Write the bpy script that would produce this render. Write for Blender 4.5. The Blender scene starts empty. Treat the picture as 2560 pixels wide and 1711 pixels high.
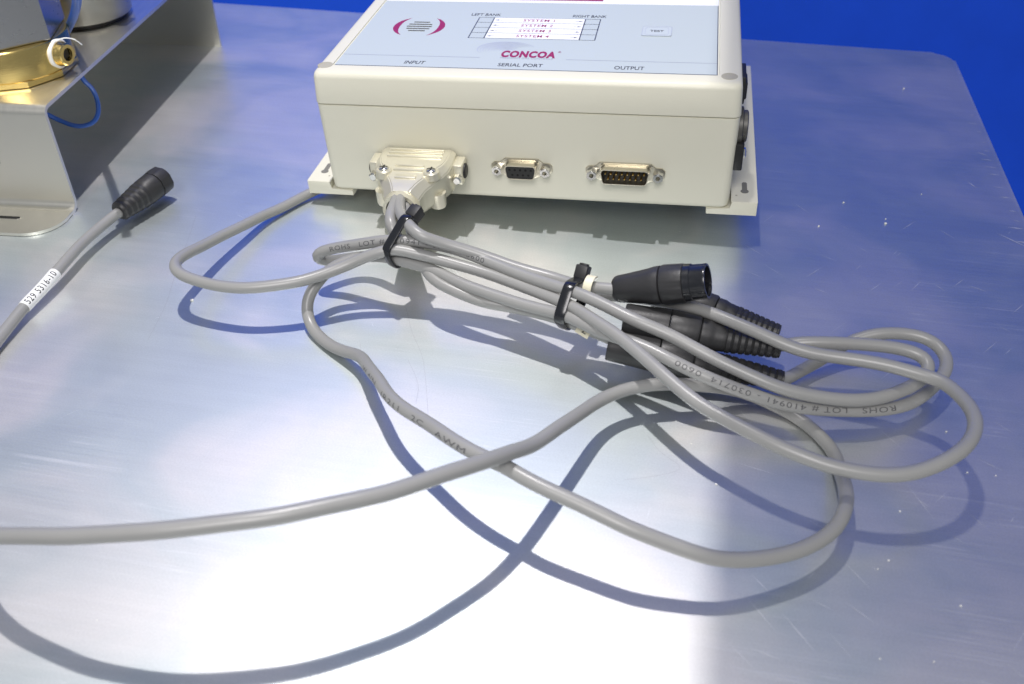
import bpy, bmesh, math, random
from mathutils import Vector, Matrix
random.seed(7)
S = bpy.context.scene
COL = S.collection
MM = 0.001
# ---------------------------------------------------------------- camera
cam_d = bpy.data.cameras.new('camera'); cam = bpy.data.objects.new('camera', cam_d); COL.objects.link(cam)
cam.matrix_world = Matrix((((0.98127206,-0.12032012,0.15042674,0.077503),(0.19262098,0.61905199,-0.76136180,-0.420862),(-0.00151483,0.77607841,0.63063461,0.265243),(0,0,0,1))))
cam_d.sensor_width = 36.0; cam_d.lens = 2316.0/2560.0*36.0
cam_d.clip_start = 0.02; cam_d.clip_end = 60
cam_d.dof.use_dof = True; cam_d.dof.focus_distance = 0.445; cam_d.dof.aperture_fstop = 13.0
S.camera = cam
# ---------------------------------------------------------------- world and lamps (indoors: lamps only)
w = bpy.data.worlds.new('World'); S.world = w; w.use_nodes = True
bg = w.node_tree.nodes['Background']; bg.inputs[0].default_value = (0.84, 0.90, 1.0, 1); bg.inputs[1].default_value = 0.21
def area_lamp(name, loc, target, size, power, color=(1,1,1), size_y=None):
    d = bpy.data.lights.new(name, 'AREA'); d.energy = power; d.color = color; d.size = size
    if size_y: d.shape = 'RECTANGLE'; d.size_y = size_y
    o = bpy.data.objects.new(name, d); COL.objects.link(o); o.location = loc
    o.rotation_euler = (Vector(target)-Vector(loc)).to_track_quat('-Z', 'Y').to_euler()
    return o
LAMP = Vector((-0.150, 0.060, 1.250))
area_lamp('overhead_lamp', LAMP, (0.03, -0.08, 0), 0.05, 3.0, (1.0, 0.965, 0.965))
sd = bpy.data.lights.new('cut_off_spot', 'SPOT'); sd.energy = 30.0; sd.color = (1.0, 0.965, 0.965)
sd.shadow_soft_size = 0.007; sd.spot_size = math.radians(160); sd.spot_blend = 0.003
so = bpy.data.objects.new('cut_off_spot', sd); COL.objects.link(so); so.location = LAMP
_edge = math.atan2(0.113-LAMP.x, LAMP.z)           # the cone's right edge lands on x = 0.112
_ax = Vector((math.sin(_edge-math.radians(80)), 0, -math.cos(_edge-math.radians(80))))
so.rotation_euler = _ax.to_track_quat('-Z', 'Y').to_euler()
area_lamp('front_softbox', (0.02, -1.15, 1.15), (0.0, 0.0, 0.0), 0.6, 12.0, (1.0, 0.965, 0.965))
S.view_settings.view_transform = 'Standard'; S.view_settings.look = 'None'
S.view_settings.exposure = 0.3; S.view_settings.gamma = 1.0
# ---------------------------------------------------------------- helpers
def tag(o, label=None, cat=None, group=None, kind=None):
    if label: o['label'] = label
    if cat: o['category'] = cat
    if group: o['group'] = group
    if kind: o['kind'] = kind
    return o
def empty(name, loc=(0,0,0), rot=None):
    o = bpy.data.objects.new(name, None); COL.objects.link(o); o.empty_display_size = 0.02
    if rot is not None:
        m = rot.to_4x4(); m.translation = Vector(loc); o.matrix_world = m
    else: o.location = loc
    return o
def link(name, me, mat=None, parent=None, smooth=None):
    o = bpy.data.objects.new(name, me); COL.objects.link(o)
    if mat and not me.materials: me.materials.append(mat)
    if parent: o.parent = parent
    if smooth is not None:
        for p in me.polygons: p.use_smooth = True
        if smooth < 3.1:
            me.set_sharp_from_angle(angle=smooth)
    return o
def obj(name, bm, mat=None, parent=None, smooth=math.radians(35)):
    bmesh.ops.scale(bm, vec=(MM,MM,MM), verts=bm.verts)
    bmesh.ops.recalc_face_normals(bm, faces=bm.faces)
    me = bpy.data.meshes.new(name); bm.to_mesh(me); bm.free()
    return link(name, me, mat, parent, smooth)
def box(bm, x0,x1,y0,y1,z0,z1, bev=0, seg=2):
    r = bmesh.ops.create_cube(bm, size=1)
    vs = r['verts']
    bmesh.ops.scale(bm, vec=(x1-x0,y1-y0,z1-z0), verts=vs)
    bmesh.ops.translate(bm, vec=((x0+x1)/2,(y0+y1)/2,(z0+z1)/2), verts=vs)
    if bev:
        es = list({e for v in vs for e in v.link_edges})
        bmesh.ops.bevel(bm, geom=es, offset=bev, segments=seg, affect='EDGES', profile=0.5)
def prism(bm, pts, z0, z1, bev=0, seg=2, axis='z'):
    """extruded outline; axis names the direction of extrusion"""
    def P(a,b,c): return {'z':(a,b,c),'y':(a,c,b),'x':(c,a,b)}[axis]
    v0=[bm.verts.new(P(x,y,z0)) for x,y in pts]; v1=[bm.verts.new(P(x,y,z1)) for x,y in pts]
    n=len(pts); fs=[bm.faces.new(v0[::-1]), bm.faces.new(v1)]
    for i in range(n): fs.append(bm.faces.new((v0[i],v0[(i+1)%n],v1[(i+1)%n],v1[i])))
    if bev:
        es=list(fs[0].edges)+list(fs[1].edges)
        bmesh.ops.bevel(bm, geom=es, offset=bev, segments=seg, affect='EDGES', profile=0.5)
def ring_prism(bm, outer, inner, a, b, axis='y'):
    """tube wall between two outlines of equal vertex count"""
    def P(x,y,c): return {'z':(x,y,c),'y':(x,c,y),'x':(c,x,y)}[axis]
    n=len(outer)
    A=[bm.verts.new(P(*p,a)) for p in outer]; B=[bm.verts.new(P(*p,b)) for p in outer]
    Ci=[bm.verts.new(P(*p,a)) for p in inner]; Di=[bm.verts.new(P(*p,b)) for p in inner]
    for i in range(n):
        j=(i+1)%n
        bm.faces.new((A[i],A[j],B[j],B[i])); bm.faces.new((B[i],B[j],Di[j],Di[i]))
        bm.faces.new((Di[i],Di[j],Ci[j],Ci[i])); bm.faces.new((Ci[i],Ci[j],A[j],A[i]))
def circ(r, n=24, cx=0, cy=0, a0=0): return [(cx+r*math.cos(a0+2*math.pi*i/n), cy+r*math.sin(a0+2*math.pi*i/n)) for i in range(n)]
def frame(axis):
    a=Vector(axis).normalized(); u=a.orthogonal().normalized()
    if abs(a.z)<0.9: u=Vector((0,0,1))-a*a.z; u.normalize()
    v=a.cross(u); return a,u,v
def lathe(bm, o, axis, prof, n=36, cap=True, mod=None):
    """prof: list of (distance along axis, radius)"""
    a,u,v=frame(axis); o=Vector(o); rows=[]
    for d,r in prof:
        row=[]
        for i in range(n):
            t=2*math.pi*i/n; rr=r*(mod(d,t) if mod else 1)
            row.append(bm.verts.new(o+a*d+(u*math.cos(t)+v*math.sin(t))*rr))
        rows.append(row)
    for p,q in zip(rows[:-1],rows[1:]):
        for i in range(n):
            j=(i+1)%n; bm.faces.new((p[i],p[j],q[j],q[i]))
    if cap: bm.faces.new(rows[0][::-1]); bm.faces.new(rows[-1])
def catmull(P, step=2.0):
    P=[Vector(p) for p in P]; P=[P[0]*2-P[1]]+P+[P[-1]*2-P[-2]]; out=[]
    for i in range(1,len(P)-2):
        p0,p1,p2,p3=P[i-1:i+3]; n=max(2,int((p2-p1).length/step))
        for k in range(n):
            t=k/n
            out.append(0.5*(2*p1+(p2-p0)*t+(2*p0-5*p1+4*p2-p3)*t*t+(3*p1-p0-3*p2+p3)*t**3))
    out.append(P[-2]); return out
def smooth_path(P, it=2):
    for _ in range(it):
        P=[P[0]]+[P[i]*0.5+(P[i-1]+P[i+1])*0.25 for i in range(1,len(P)-1)]+[P[-1]]
    return P
def tube_mesh(bm, P, r, n=16):
    T=[(P[min(i+1,len(P)-1)]-P[max(i-1,0)]).normalized() for i in range(len(P))]
    u=T[0].orthogonal().normalized(); rows=[]
    for p,t in zip(P,T):
        u=(u-t*u.dot(t)).normalized(); v=t.cross(u)
        rows.append([bm.verts.new(p+(u*math.cos(2*math.pi*k/n)+v*math.sin(2*math.pi*k/n))*r) for k in range(n)])
    for p,q in zip(rows[:-1],rows[1:]):
        for i in range(n): bm.faces.new((p[i],p[(i+1)%n],q[(i+1)%n],q[i]))
    bm.faces.new(rows[0][::-1]); bm.faces.new(rows[-1])
# ---------------------------------------------------------------- materials
def mat(name, col, rough=0.5, metal=0.0, spec=0.5, coat=0.0):
    m=bpy.data.materials.new(name); m.use_nodes=True; b=m.node_tree.nodes['Principled BSDF']
    b.inputs['Base Color'].default_value=(*col,1); b.inputs['Roughness'].default_value=rough
    b.inputs['Metallic'].default_value=metal; b.inputs['Specular IOR Level'].default_value=spec
    b.inputs['Coat Weight'].default_value=coat
    return m
def N(m,t,**k):
    n=m.node_tree.nodes.new(t)
    for a,v in k.items(): setattr(n,a,v)
    return n
def wear(m, scale=300, bump=0.1, rvar=0.1, cvar=0.08, stretch=(1,1,1), detail=6, coord='Object', dist=0.0002):
    """uneven colour, roughness and fine relief"""
    nt=m.node_tree; L=nt.links.new; b=nt.nodes['Principled BSDF']
    tc=N(m,'ShaderNodeTexCoord'); mp=N(m,'ShaderNodeMapping'); mp.inputs['Scale'].default_value=[s*scale for s in stretch]
    L(tc.outputs[coord],mp.inputs['Vector'])
    nz=N(m,'ShaderNodeTexNoise'); nz.inputs['Detail'].default_value=detail; nz.inputs['Scale'].default_value=1.0; L(mp.outputs[0],nz.inputs['Vector'])
    big=N(m,'ShaderNodeTexNoise'); big.inputs['Scale'].default_value=14.0; big.inputs['Detail'].default_value=4; L(tc.outputs[coord],big.inputs['Vector'])
    col=list(b.inputs['Base Color'].default_value); mix=N(m,'ShaderNodeMix',data_type='RGBA')
    L(big.outputs['Fac'],mix.inputs[0]); mix.inputs[6].default_value=[c*(1-cvar) for c in col[:3]]+[1]; mix.inputs[7].default_value=[min(1,c*(1+cvar)) for c in col[:3]]+[1]
    L(mix.outputs[2],b.inputs['Base Color'])
    r=b.inputs['Roughness'].default_value; mr=N(m,'ShaderNodeMapRange'); mr.inputs[3].default_value=max(0.02,r-rvar); mr.inputs[4].default_value=min(1,r+rvar)
    L(nz.outputs['Fac'],mr.inputs[0]); L(mr.outputs[0],b.inputs['Roughness'])
    if bump:
        bp=N(m,'ShaderNodeBump'); bp.inputs['Strength'].default_value=bump; bp.inputs['Distance'].default_value=dist
        L(nz.outputs['Fac'],bp.inputs['Height']); L(bp.outputs[0],b.inputs['Normal'])
    return m
M={}
M['cable']=wear(mat('grey_pvc',(0.29,0.29,0.28),0.34,spec=0.55),120,0.08,0.08,0.10)
M['beige']=wear(mat('beige_abs',(0.70,0.685,0.565),0.42,spec=0.45),900,0.16,0.07,0.035)
M['beige_dark']=mat('beige_recess',(0.42,0.40,0.31),0.5)
M['black']=wear(mat('black_rubber',(0.026,0.026,0.027),0.46,spec=0.5),700,0.25,0.1,0.15)
M['black_gloss']=wear(mat('black_nylon',(0.012,0.013,0.016),0.22,spec=0.6),500,0.05,0.06,0.1)
M['dark']=mat('dark_plastic',(0.012,0.012,0.012),0.5)
M['nickel']=wear(mat('nickel_plate',(0.80,0.765,0.62),0.30,metal=0.62),120,0.02,0.05,0.06,dist=0.0002)
M['chrome']=wear(mat('bright_plate',(0.80,0.79,0.75),0.16,metal=1.0),300,0.1,0.05,0.05)
M['dull_tin']=wear(mat('tinned_shell',(0.62,0.58,0.47),0.3,metal=1.0),300,0.1,0.08,0.08)
M['gold']=mat('gold_pin',(0.9,0.66,0.25),0.25,metal=1.0)
M['brass']=wear(mat('machined_brass',(0.80,0.60,0.22),0.24,metal=1.0),240,0.12,0.08,0.06,stretch=(1,1,6))
M['steel']=wear(mat('machined_steel',(0.40,0.40,0.41),0.3,metal=1.0),240,0.1,0.08,0.08,stretch=(1,1,5))
M['cup_steel']=wear(mat('turned_steel',(0.46,0.455,0.42),0.33,metal=1.0),240,0.1,0.08,0.05,stretch=(1,1,5))
M['tape']=wear(mat('white_thread_tape',(0.85,0.86,0.84),0.5),600,0.4,0.05,0.03)
M['blue_tube']=mat('blue_tube',(0.035,0.13,0.50),0.32)
M['paper']=mat('white_sleeve',(0.84,0.85,0.83),0.4)
M['cream']=mat('cream_marker',(0.80,0.76,0.58),0.45)
M['ink']=mat('black_ink',(0.03,0.03,0.035),0.5)
M['cable_ink']=mat('faded_ink',(0.085,0.085,0.09),0.5)
M['panel']=mat('pale_blue_overlay',(0.49,0.55,0.56),0.34,spec=0.3)
M['white_print']=mat('white_print',(0.88,0.89,0.90),0.32)
M['red_print']=mat('crimson_print',(0.31,0.022,0.075),0.35)
M['sys_print']=mat('faded_crimson_print',(0.34,0.045,0.11),0.35)
M['grey_print']=mat('grey_print',(0.33,0.36,0.42),0.35)
M['silver_print']=mat('pale_grey_print',(0.42,0.46,0.54),0.35)
M['line_print']=mat('line_print',(0.05,0.055,0.07),0.4)
# brushed sheet metal of the bracket
def brushed(name, col, rough, sx, sy, sz, aniso=0.5):
    m=mat(name,col,rough,metal=1.0); wear(m,1.0,0.12,0.09,0.06,stretch=(sx,sy,sz),detail=3,dist=0.0001); return m
M['sheet']=brushed('brushed_sheet',(0.76,0.74,0.66),0.37,2600,60,60)
# table top: brushed steel with cloudy wiping marks and fine scratches
def table_material():
    m=mat('brushed_table_steel',(0.66,0.67,0.69),0.46,metal=1.0); nt=m.node_tree; L=nt.links.new; b=nt.nodes['Principled BSDF']
    tc=N(m,'ShaderNodeTexCoord')
    def noise(sc,detail=3,rot=0,dist=0,off=(0,0,0)):
        mp=N(m,'ShaderNodeMapping'); mp.inputs['Scale'].default_value=sc; mp.inputs['Rotation'].default_value=(0,0,rot); mp.inputs['Location'].default_value=off
        mp.vector_type='TEXTURE' if False else 'POINT'
        L(tc.outputs['Object'],mp.inputs['Vector']); n=N(m,'ShaderNodeTexNoise'); n.inputs['Scale'].default_value=1; n.inputs['Detail'].default_value=detail; n.inputs['Distortion'].default_value=dist
        L(mp.outputs[0],n.inputs['Vector']); return n.outputs['Fac']
    def rng(x,a,b_,c,d):
        r=N(m,'ShaderNodeMapRange'); r.inputs[1].default_value=a; r.inputs[2].default_value=b_; r.inputs[3].default_value=c; r.inputs[4].default_value=d; L(x,r.inputs[0]); return r.outputs[0]
    def math_(op,a,c):
        n=N(m,'ShaderNodeMath',operation=op)
        for i,x in enumerate((a,c)):
            if isinstance(x,(int,float)): n.inputs[i].default_value=x
            else: L(x,n.inputs[i])
        return n.outputs[0]
    brush=noise((18,1500,1),4)
    cloud=noise((9,12,1),5,0.3,0.8)
    blot=noise((38,38,1),4,0,0.6,(3,1,0))
    rough=math_('ADD',rng(brush,0.3,0.7,-0.015,0.015),math_('ADD',rng(cloud,0.3,0.7,0.53,0.585),rng(blot,0.4,0.75,-0.01,0.02)))
    # scratches: thin ridges of stretched noise at several angles, broken up by a mask
    scr=None
    for k,(rot,sx,sy,th) in enumerate(((0.9,7,420,0.015),(0.55,9,520,0.013),(-0.35,8,460,0.010),(1.25,6,380,0.012))):
        n_=noise((sx,sy,1),1.5,rot,0.0,(k*5.3,k*2.7,0))
        r=rng(math_('ABSOLUTE',math_('SUBTRACT',n_,0.5),0),0.0,th,1.0,0.0)
        mk=rng(noise((11,16,1),3,0,0,(k*3.1,7,0)),0.58,0.66,0.0,1.0)
        s=math_('MULTIPLY',r,mk); scr=s if scr is None else math_('MAXIMUM',scr,s)
    rough2=math_('ADD',rough,math_('MULTIPLY',scr,0.05)); L(rough2,b.inputs['Roughness'])
    mix=N(m,'ShaderNodeMix',data_type='RGBA'); L(rng(cloud,0.42,0.60,0,1),mix.inputs[0]); mix.inputs[6].default_value=(0.655,0.712,0.715,1); mix.inputs[7].default_value=(0.80,0.79,0.775,1)
    mix2=N(m,'ShaderNodeMix',data_type='RGBA'); L(math_('MULTIPLY',scr,0.5),mix2.inputs[0]); L(mix.outputs[2],mix2.inputs[6]); mix2.inputs[7].default_value=(0.86,0.87,0.88,1)
    grain=noise((1400,1400,1),2,0,0,(1,5,0)); streak=noise((1.6,240,1),5,math.pi/2,0,(2,9,0))
    f_=math_('ADD',rng(grain,0.3,0.7,-0.045,0.045),math_('ADD',rng(streak,0.3,0.7,-0.02,0.02),rng(brush,0.3,0.7,0.985,1.015)))
    vm=N(m,'ShaderNodeVectorMath',operation='SCALE'); L(mix2.outputs[2],vm.inputs[0]); L(f_,vm.inputs['Scale']); L(vm.outputs[0],b.inputs['Base Color'])
    bp=N(m,'ShaderNodeBump'); bp.inputs['Strength'].default_value=0.05; bp.inputs['Distance'].default_value=0.0001; L(math_('ADD',brush,math_('MULTIPLY',scr,1.5)),bp.inputs['Height']); L(bp.outputs[0],b.inputs['Normal'])
    g=N(m,'ShaderNodeBsdfAnisotropic'); g.inputs['Roughness'].default_value=0.25; g.inputs['Color'].default_value=(0.68,0.735,0.72,1); L(bp.outputs[0],g.inputs['Normal'])
    ms=N(m,'ShaderNodeMixShader'); ms.inputs[0].default_value=0.24; L(b.outputs[0],ms.inputs[1]); L(g.outputs[0],ms.inputs[2]); L(ms.outputs[0],nt.nodes['Material Output'].inputs['Surface'])
    return m
M['table']=table_material()
def backdrop_material():
    m=mat('blue_cloth',(0.022,0.125,0.80),0.75,spec=0.15)
    wear(m,900,0.3,0.05,0.10,dist=0.0004); return m
M['backdrop']=backdrop_material()
# lettering --------------------------------------------------------------
def text_geo(s, size, weight=0.0, space=1.0):
    """verts (x, y) in mm and faces of a line of text, starting at x = 0; size = capital height"""
    c=bpy.data.curves.new('t','FONT'); c.body=s; c.size=size/0.70; c.space_character=space; c.offset=weight; c.resolution_u=3
    o=bpy.data.objects.new('t',c); COL.objects.link(o)
    dg=bpy.context.evaluated_depsgraph_get(); me=bpy.data.meshes.new_from_object(o.evaluated_get(dg))
    v=[(p.co.x,p.co.y) for p in me.vertices]; f=[tuple(p.vertices) for p in me.polygons]
    bpy.data.objects.remove(o); bpy.data.curves.remove(c); bpy.data.meshes.remove(me)
    return v,f
def flat_text(name, s, cx, cy, z, h, width, mt, parent, weight=0.0, shear=0.0, space=1.0):
    v,f=text_geo(s,h,weight,space); x0=min(p[0] for p in v); x1=max(p[0] for p in v); k=width/(x1-x0)
    bm=bmesh.new(); vs=[bm.verts.new((cx-width/2+(p[0]-x0)*k+p[1]*shear, cy-h/2+p[1], z)) for p in v]
    for q in f:
        try: bm.faces.new([vs[i] for i in q])
        except ValueError: pass
    return obj(name,bm,mt,parent,smooth=None)
def rect(bm,x0,x1,y0,y1,z):
    bm.faces.new([bm.verts.new(p) for p in ((x0,y0,z),(x1,y0,z),(x1,y1,z),(x0,y1,z))])
# ================================================================ setting
def build_backdrop():
    bm=bmesh.new(); prof=[(1060,2300),(1060,0),(1050,-300)]
    for k in range(1,9):
        a=k/8*math.pi/2; prof.append((1050-400*(1-math.cos(a)),-300-550*math.sin(a)))
    prof+= [(-200,-851),(-2600,-852)]
    rows=[[bm.verts.new((x,y,z)) for x in (-2600,-900,0,900,2600)] for y,z in prof]
    for p,q in zip(rows[:-1],rows[1:]):
        for i in range(4): bm.faces.new((p[i],p[i+1],q[i+1],q[i]))
    o=obj('backdrop',bm,M['backdrop'],smooth=3.14)
    tag(o,'plain deep blue cloth backdrop hanging behind and below the steel table',kind='structure')
build_backdrop()
def build_table():
    t=empty('table',(0,0,0)); tag(t,'brushed stainless steel table top with scratches, cloudy marks and a rounded far corner','table')
    # outline with a rounded far right corner, slightly out of square as it stands
    def edge_x(y): return 267.0
    cx,cy,r=267-14,290.5-14,14
    pts=[(-760,-640),(267,-640)]
    for k in range(9):
        a=k/8*math.pi/2; pts.append((cx+r*math.cos(a),cy+r*math.sin(a)))
    pts+=[(-760,290.5)]
    bm=bmesh.new(); prism(bm,pts,-38,0,bev=2.6,seg=3); o=obj('tabletop',bm,M['table'],t)
    for x in (-720,225):
        for y in (-600,250):
            bm=bmesh.new(); prism(bm,circ(19,20,x,y),-848,-38.5); obj('leg',bm,M['steel'],t)
    # scratches that catch the light, and dents on the right edge
    bm=bmesh.new(); rnd=random.Random(3)
    def scratch(x0,y0,x1,y1,w):
        d=Vector((x1-x0,y1-y0,0)); n=Vector((-d.y,d.x,0)).normalized()*w/2; a=Vector((x0,y0,0.05)); b=Vector((x1,y1,0.05))
        bm.faces.new([bm.verts.new(p) for p in (a-d*0.02,a+d*0.5-n,b,a+d*0.5+n)])
    for s in [(248.9,38.3,262.6,25.7,0.54),(120.5,-210.4,126.5,-216.8,0.24),(130.2,-223.9,140.9,-237.8,0.30),(178.1,-155.2,186.7,-173.5,0.18),(113.7,-157.1,131.3,-161.1,0.24),(112.3,-238.5,122.0,-247.8,0.18),(243.8,93.0,247.1,86.6,0.54),(119.1,-239.4,131.0,-242.5,0.24),(152.2,-216.2,160.6,-222.5,0.24),(255.3,132.6,261.4,128.5,0.48),(140.4,-216.9,148.0,-220.2,0.18)]: scratch(*s)
    for k in range(90):
        x=rnd.uniform(112,262); y=rnd.uniform(-235,60); a=rnd.choice((0.9,1.0,-0.5,-0.9,-0.75)); l=rnd.uniform(3,16)
        scratch(x,y,x+l*math.cos(a),y+l*math.sin(a),rnd.uniform(0.08,0.22))
    for k in range(26):
        x=rnd.uniform(-190,110); y=rnd.uniform(-235,200); a=rnd.uniform(-1.6,1.6); l=rnd.uniform(3,12)
        scratch(x,y,x+l*math.cos(a),y+l*math.sin(a),rnd.uniform(0.06,0.14))
    for k in range(14):
        y=30+k*12+rnd.uniform(-4,4); scratch(264-rnd.uniform(3,9),y,264,y+rnd.uniform(-1.5,1.5),rnd.uniform(0.3,0.8))
    o=obj('scratch',bm,mat('bare_scratch',(0.80,0.81,0.82),0.5,metal=0.6),t,smooth=None); tag(o,kind='stuff')
    bm=bmesh.new()
    for P in [[(-176.2,-26.3),(-169.4,-49.5),(-161.8,-78.0),(-154.0,-103.8),(-148.9,-130.7)],[(-40.2,-84.9),(-32.4,-102.1),(-23.3,-117.9),(-16.6,-135.7),(-10.5,-154.8)],[(79.7,-149.1),(85.1,-157.1),(93.3,-164.3),(84.5,-170.3),(72.6,-174.7)],[(-53.1,-115.0),(-48.7,-125.6),(-44.8,-141.2)],[(-28.6,-121.7),(-20.0,-136.3),(-17.4,-148.7)],[(-30.6,-6.5),(-19.4,-35.8),(-4.9,-54.6)]]:
        P=catmull([(x,y,0.05) for x,y in P],2.0)
        for p,q in zip(P[:-1],P[1:]):
            n=(q-p).cross(Vector((0,0,1))).normalized()*0.045
            bm.faces.new([bm.verts.new(c) for c in (p-n,q-n,q+n,p+n)])
    o=obj('hairline_mark',bm,mat('dark_hairline',(0.34,0.34,0.36),0.6,metal=0.3),t,smooth=None); tag(o,kind='stuff')
    return t
table=build_table()
def build_dust():
    bm=bmesh.new(); rnd=random.Random(5)
    for x,y,r in [(224.3,219.9,0.64),(171.7,55.3,0.56),(192.1,36.7,0.80),(192.7,41.7,0.40),(156.7,27.3,0.56),(-142.9,-99.0,0.96),(198.1,-123.7,0.48),(202.4,-145.6,0.40),(174.4,-170.8,0.40),(167.7,-194.9,0.40),(189.3,-209.8,0.40),(215.6,73.2,0.36),(212.9,-145.2,0.32),(107.3,-170.4,0.56),(163.6,-199.4,0.28),(160.5,-235.6,0.32),(177.2,-233.4,0.32),(-92.7,-270.5,0.32),(97.1,-150.3,0.36),(90.3,-138.3,0.32),(154.6,-168.0,0.32),(84.0,7.6,0.24)]:
        res=bmesh.ops.create_icosphere(bm,subdivisions=1,radius=r)
        bmesh.ops.scale(bm,vec=(1,rnd.uniform(.6,1),0.5),verts=res['verts']); bmesh.ops.translate(bm,vec=(x,y,r*0.4),verts=res['verts'])
    o=obj('dust_specks',bm,mat('pale_dust',(0.82,0.81,0.76),0.6)); tag(o,'tiny pale dust specks scattered over the steel table top',kind='stuff')
build_dust()

# ================================================================ control box
BR=Matrix((((0.99889606,-0.01745241,-0.04361274),(0.01743580,0.99984770,-0.00076126),(0.04361939,-0.00000000,0.99904822))))     # columns: the box's own x, y, z
BO=Vector((0.00,0.00,33.87))*MM
def rrect(x0,x1,z0,z1,r,n=4):
    p=[]
    for cx,cz,a0 in ((x1-r,z1-r,0),(x0+r,z1-r,90),(x0+r,z0+r,180),(x1-r,z0+r,270)):
        for k in range(n+1):
            a=math.radians(a0+90*k/n); p.append((cx+r*math.cos(a),cz+r*math.sin(a)))
    return p
def loft(bm, levels, capb=True, capt=True):
    rows=[[bm.verts.new((x,y,z)) for x,y in pts] for z,pts in levels]; n=len(rows[0])
    for p,q in zip(rows[:-1],rows[1:]):
        for i in range(n): bm.faces.new((p[i],p[(i+1)%n],q[(i+1)%n],q[i]))
    if capb: bm.faces.new(rows[0][::-1])
    if capt: bm.faces.new(rows[-1])
def dshape(wt,h,r=1.6,taper=0.176,n=4):
    """D-sub outline in x,z: wide side on top"""
    d=h*taper; P=[(wt/2,h/2),(-wt/2,h/2),(-wt/2+d,-h/2),(wt/2-d,-h/2)]; out=[]
    for i in range(4):
        a=Vector(P[i-1]); b=Vector(P[i]); c=Vector(P[(i+1)%4])
        u=(a-b).normalized(); v=(c-b).normalized(); ang=u.angle(v); t=r/math.tan(ang/2)
        s=b+u*t; e=b+v*t; cen=b+(u+v).normalized()*(r/math.sin(ang/2))
        a0=math.atan2(s.y-cen.y,s.x-cen.x); a1=math.atan2(e.y-cen.y,e.x-cen.x)
        while a1<a0: a1+=2*math.pi
        if a1-a0>math.pi: a1-=2*math.pi
        for k in range(n+1):
            a_=a0+(a1-a0)*k/n; out.append((cen.x+r*math.cos(a_),cen.y+r*math.sin(a_)))
    return out
def shift(p,cx,cz): return [(x+cx,z+cz) for x,z in p]
DEPTH=176
def build_control_box():
    t=empty('control_box',BO,BR)
    tag(t,'beige plastic box with pale blue printed lid and two pin sockets behind the coiled cables','control box')
    bm=bmesh.new()
    loft(bm,[(-18.5,rrect(-104.6,104.6,1.2,DEPTH-1.2,3.5)),(-17.4,rrect(-105.7,105.7,0.2,DEPTH-.2,4)),(-16,rrect(-105.9,105.9,0,DEPTH,4)),(30.4,rrect(-106.7,106.7,-0.3,DEPTH+.3,4)),(30.7,rrect(-106.2,106.2,0.3,DEPTH-.3,4))])
    obj('base',bm,M['beige'],t)
    bm=bmesh.new()
    loft(bm,[(31.15,rrect(-106.4,106.4,0.1,DEPTH,4)),(31.4,rrect(-107.0,107.0,-0.5,DEPTH+.5,4)),(44.8,rrect(-106.3,106.3,-0.1,DEPTH,4)),(46.4,rrect(-105.9,105.9,0.5,DEPTH-.5,4)),(47.2,rrect(-105.2,105.2,1.5,DEPTH-1.5,4)),(47.7,rrect(-103.6,103.6,3.2,DEPTH-3,3.2)),(47.7,rrect(-98.5,95.3,10.2,DEPTH-10,1.2)),(47.1,rrect(-98.3,95.1,10.4,DEPTH-10.2,1.0))])
    lid=obj('lid',bm,M['beige'],t)
    bm=bmesh.new(); loft(bm,[(30.6,rrect(-105.3,105.3,1,DEPTH-1,4)),(31.2,rrect(-105.3,105.3,1,DEPTH-1,4))]); obj('gasket',bm,mat('gasket_grey',(0.16,0.155,0.13),0.7),t)
    for x,y in ((-101.9,9.8),(99.9,9.5),(-101.9,DEPTH-9.8),(99.9,DEPTH-9.5)):
        bm=bmesh.new(); ring_prism(bm,circ(3.9,24,x,y),circ(3.2,24,x,y),47.55,47.82,'z'); prism(bm,circ(3.25,24,x,y),47.5,47.74); obj('screw_cap',bm,M['beige_dark'],t)
    # printed overlay
    z=47.35; bm=bmesh.new(); loft(bm,[(47.12,rrect(-97.6,94.4,11.1,DEPTH-11,0.5)),(z,rrect(-97.6,94.4,11.1,DEPTH-11,0.5))]); lab=obj('label_panel',bm,M['panel'],t)
    def pr(name,mt,fn,dz=0.03):
        bm=bmesh.new(); fn(bm,z+dz); return obj(name,bm,mt,lab,smooth=None)
    pr('white_band',M['white_print'],lambda bm,q: rect(bm,-97.5,94.3,107.5,DEPTH-11.2,q))
    pr('red_band',M['red_print'],lambda bm,q: rect(bm,-30,29.6,112.0,122,q),0.06)
    pr('edge_line',M['line_print'],lambda bm,q: (rect(bm,-97.5,94.3,11.15,11.75,q),rect(bm,93.9,94.3,11.7,107.4,q)))
    pr('divider_line',M['grey_print'],lambda bm,q: rect(bm,-97.4,-24.5,25.3,25.8,q)); pr('divider_line',M['grey_print'],lambda bm,q: rect(bm,19.6,93.8,25.3,25.8,q))
    # bank table
    def table_white(bm,q):
        for i in range(4): rect(bm,-27.4,22.7,52.6+i*7.7,52.6+i*7.7+7.2,q)
    pr('white_row',M['white_print'],table_white)
    def grid(bm,q):
        for x in (-36.4,-27.9,23.0,31.2): rect(bm,x-0.28,x+0.28,52.1,83.0,q)
        for i in range(5):
            y=52.1+i*7.7; rect(bm,-36.3,-27.7,y-.2,y+.2,q); rect(bm,22.9,31.3,y-.2,y+.2,q); rect(bm,-27.7,22.9,y-.11,y+.11,q)
        for i in range(4):
            y=55.4+i*7.9
            for s,x in ((1,-27.0),(-1,22.2)):
                bm.faces.new([bm.verts.new(p) for p in ((x,y,q),(x+s*2.2,y-0.75,q),(x+s*2.2,y+0.75,q))][::s]); rect(bm,min(x+s*2.2,x+s*4.4),max(x+s*2.2,x+s*4.4),y-.15,y+.15,q)
    pr('grid_line',M['line_print'],grid,0.05)
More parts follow.
